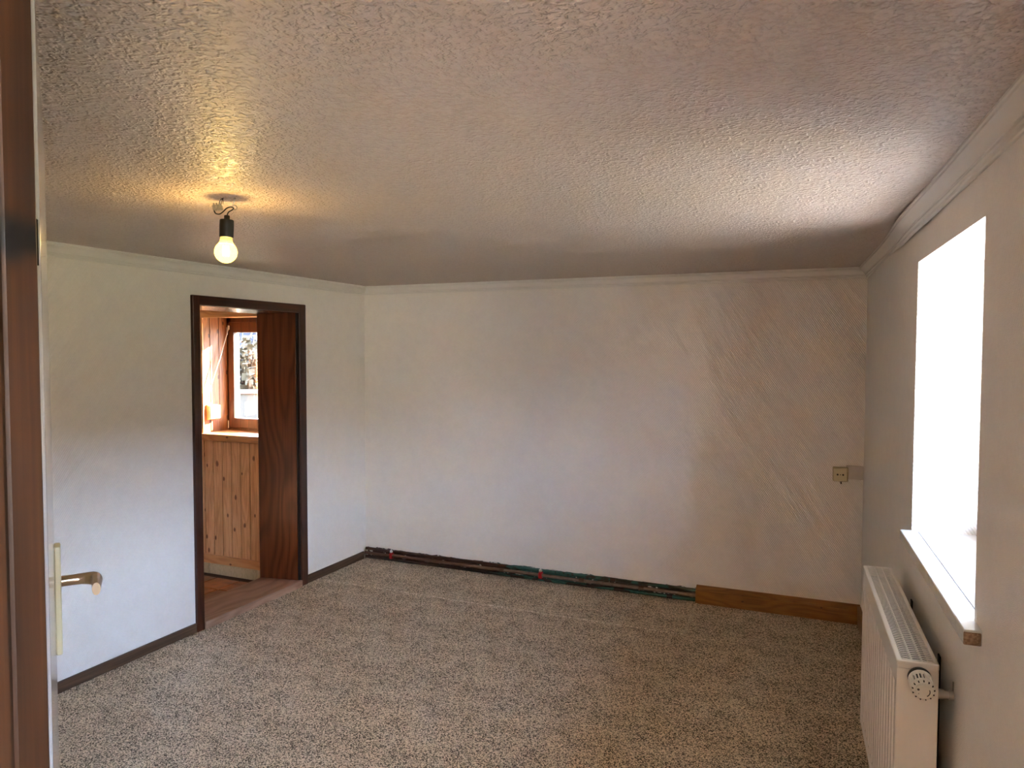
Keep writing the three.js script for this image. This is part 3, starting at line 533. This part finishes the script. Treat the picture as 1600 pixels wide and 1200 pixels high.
struct('terrace', uvm(box(3.7, 8.5, -0.85, -0.74, 1.15, 6.2, 0.02)), std({ map: tex(128, 128, [1, 1], (u, v) => { const k = (N1(u * 60, v * 60, 60, 60) - 0.5) * 24; return [160 + k, 156 + k, 149 + k]; }), roughness: 0.9 }), 'pale concrete terrace outside the deep window');
struct('eave', uvm(box(3.75, 5.10, 2.30, 2.42, 1.15, 4.45)), M.windowWood, 'wooden eave over the deep window');
struct('eave', uvm(box(-3.4, 0.05, 2.24, 2.36, -0.40, 0.34)), M.windowWood, 'wooden eave over the window of the side room');
{
  const dir = [-0.679, -0.734], at = (t, s = 0) => [3.2635 + dir[0] * t + 0.734 * s, 0, 4.6973 + dir[1] * t - 0.679 * s], yaw = Math.atan2(-dir[0], -dir[1]);
  const gw = thing('garden_wall', 'low garden wall with a reddish coping outside the side room window', 'garden wall', at(13).map((v, i) => i === 1 ? -0.8 : v), yaw);
  mesh('wall_body', uvm(box(-2.5, 2.5, 0, 1.66, -0.12, 0.12, 0.01)), std({ color: new THREE.Color(0x302a20), roughness: 0.9 }), gw);
  mesh('coping', uvm(box(-2.52, 2.52, 1.66, 1.72, -0.16, 0.16, 0.01)), std({ color: new THREE.Color(0x4a2a20), roughness: 0.8 }), gw);
  const leafy = (name, label, cat, p, r, col, n, sd) => {
    let q = sd; const rn = () => { q = (q * 1664525 + 1013904223) >>> 0; return q / 4294967296; };
    const t = thing(name, label, cat, p), gs = [];
    for (let i = 0; i < n; i++) { const th = rn() * 6.283, u = rn() * 2 - 1, k = Math.cbrt(rn()), sr = Math.sqrt(1 - u * u); const g = new THREE.PlaneGeometry(0.09, 0.13).rotateX(rn() * 6).rotateY(rn() * 6); g.translate(Math.cos(th) * sr * k * r[0], r[1] + u * k * r[1], Math.sin(th) * sr * k * r[2]); gs.push(g); }
    mesh('foliage', merge(gs), std({ color: new THREE.Color(col), roughness: 0.9, side: THREE.DoubleSide }), t).userData.kind = 'stuff';
    mesh('stem', merge([0, 1, 2, 3].map((i) => cyl(0.01, 0.03, r[1] * 1.5, 6).rotateZ((i - 1.5) * 0.2).translate((i - 1.5) * 0.1, r[1] * 0.75, 0))), std({ color: new THREE.Color(0x4a3524), roughness: 0.9 }), t);
  };
  leafy('shrub', 'orange-brown shrub in front of the low garden wall', 'shrub', at(12.2, 0.1).map((v, i) => i === 1 ? -0.8 : v), [0.5, 0.62, 0.4], 0x3a2412, 700, 5);
  leafy('shrub', 'ochre autumn shrub growing behind the low garden wall', 'shrub', at(14.4, -0.1).map((v, i) => i === 1 ? -0.8 : v), [1.0, 1.32, 0.6], 0x372d16, 2600, 9);
  leafy('shrub', 'dull mauve leafless shrub behind the ochre one', 'shrub', at(15.6, 0.35).map((v, i) => i === 1 ? -0.8 : v), [1.0, 1.4, 0.5], 0x2c2930, 2600, 13);
  const hs = thing('neighbour_house', 'white rendered house standing in the sun beyond the windows', 'house', [7.4, -0.8, 10.4]);
  mesh('wall', uvm(box(-1.2, 1.2, 0, 5.2, 0, 4)), M.render, hs);
  const rg = new THREE.ExtrudeGeometry(new THREE.Shape([[-0.5, 0], [4.5, 0], [2, 2.4]].map((p) => new THREE.Vector2(...p))), { depth: 2.8, bevelEnabled: false }); rg.rotateY(-Math.PI / 2); rg.translate(1.4, 5.2, 0);
  mesh('roof', uvm(rg), std({ color: new THREE.Color(0x8a4a36), roughness: 0.9 }), hs);
  for (const x of [0]) { const f = mesh('window', box(x - 0.5, x + 0.5, 3.4, 4.5, -0.04, 0.02, 0.01), M.whiteFrame, hs); mesh('pane', box(x - 0.42, x + 0.42, 3.48, 4.42, -0.046, -0.03), std({ color: new THREE.Color(0x2c3338), roughness: 0.1 }), f); }
  const s = thing('shed', 'dark timber shed with a pale metal roof beyond the garden wall', 'shed', at(19).map((v, i) => i === 1 ? -0.8 : v), yaw);
  for (let i = 0; i < 24; i++) mesh('board', uvm(box(-2.4 + i * 0.2, -2.4 + i * 0.2 + 0.19, 0, 4.4, -0.03, 0.0, 0.004)), std({ color: new THREE.Color(i % 3 ? 0x262428 : 0x1f1e22), roughness: 0.9 }), s);
  const roof = box(-2.2, 2.2, -0.06, 0.06, 0.0, 0.9, 0.01); roof.rotateZ(0.52); roof.translate(0, 2.42, 0.05); mesh('roof', roof, std({ color: new THREE.Color(0x566274), roughness: 0.35, metalness: 0.3 }), s);
  const fas = box(-2.6, 2.6, 2.85, 4.2, 0.02, 0.08, 0.01); mesh('gable_board', fas, std({ color: new THREE.Color(0x3c261e), roughness: 0.85 }), s);
}

renderer.render(scene, camera);
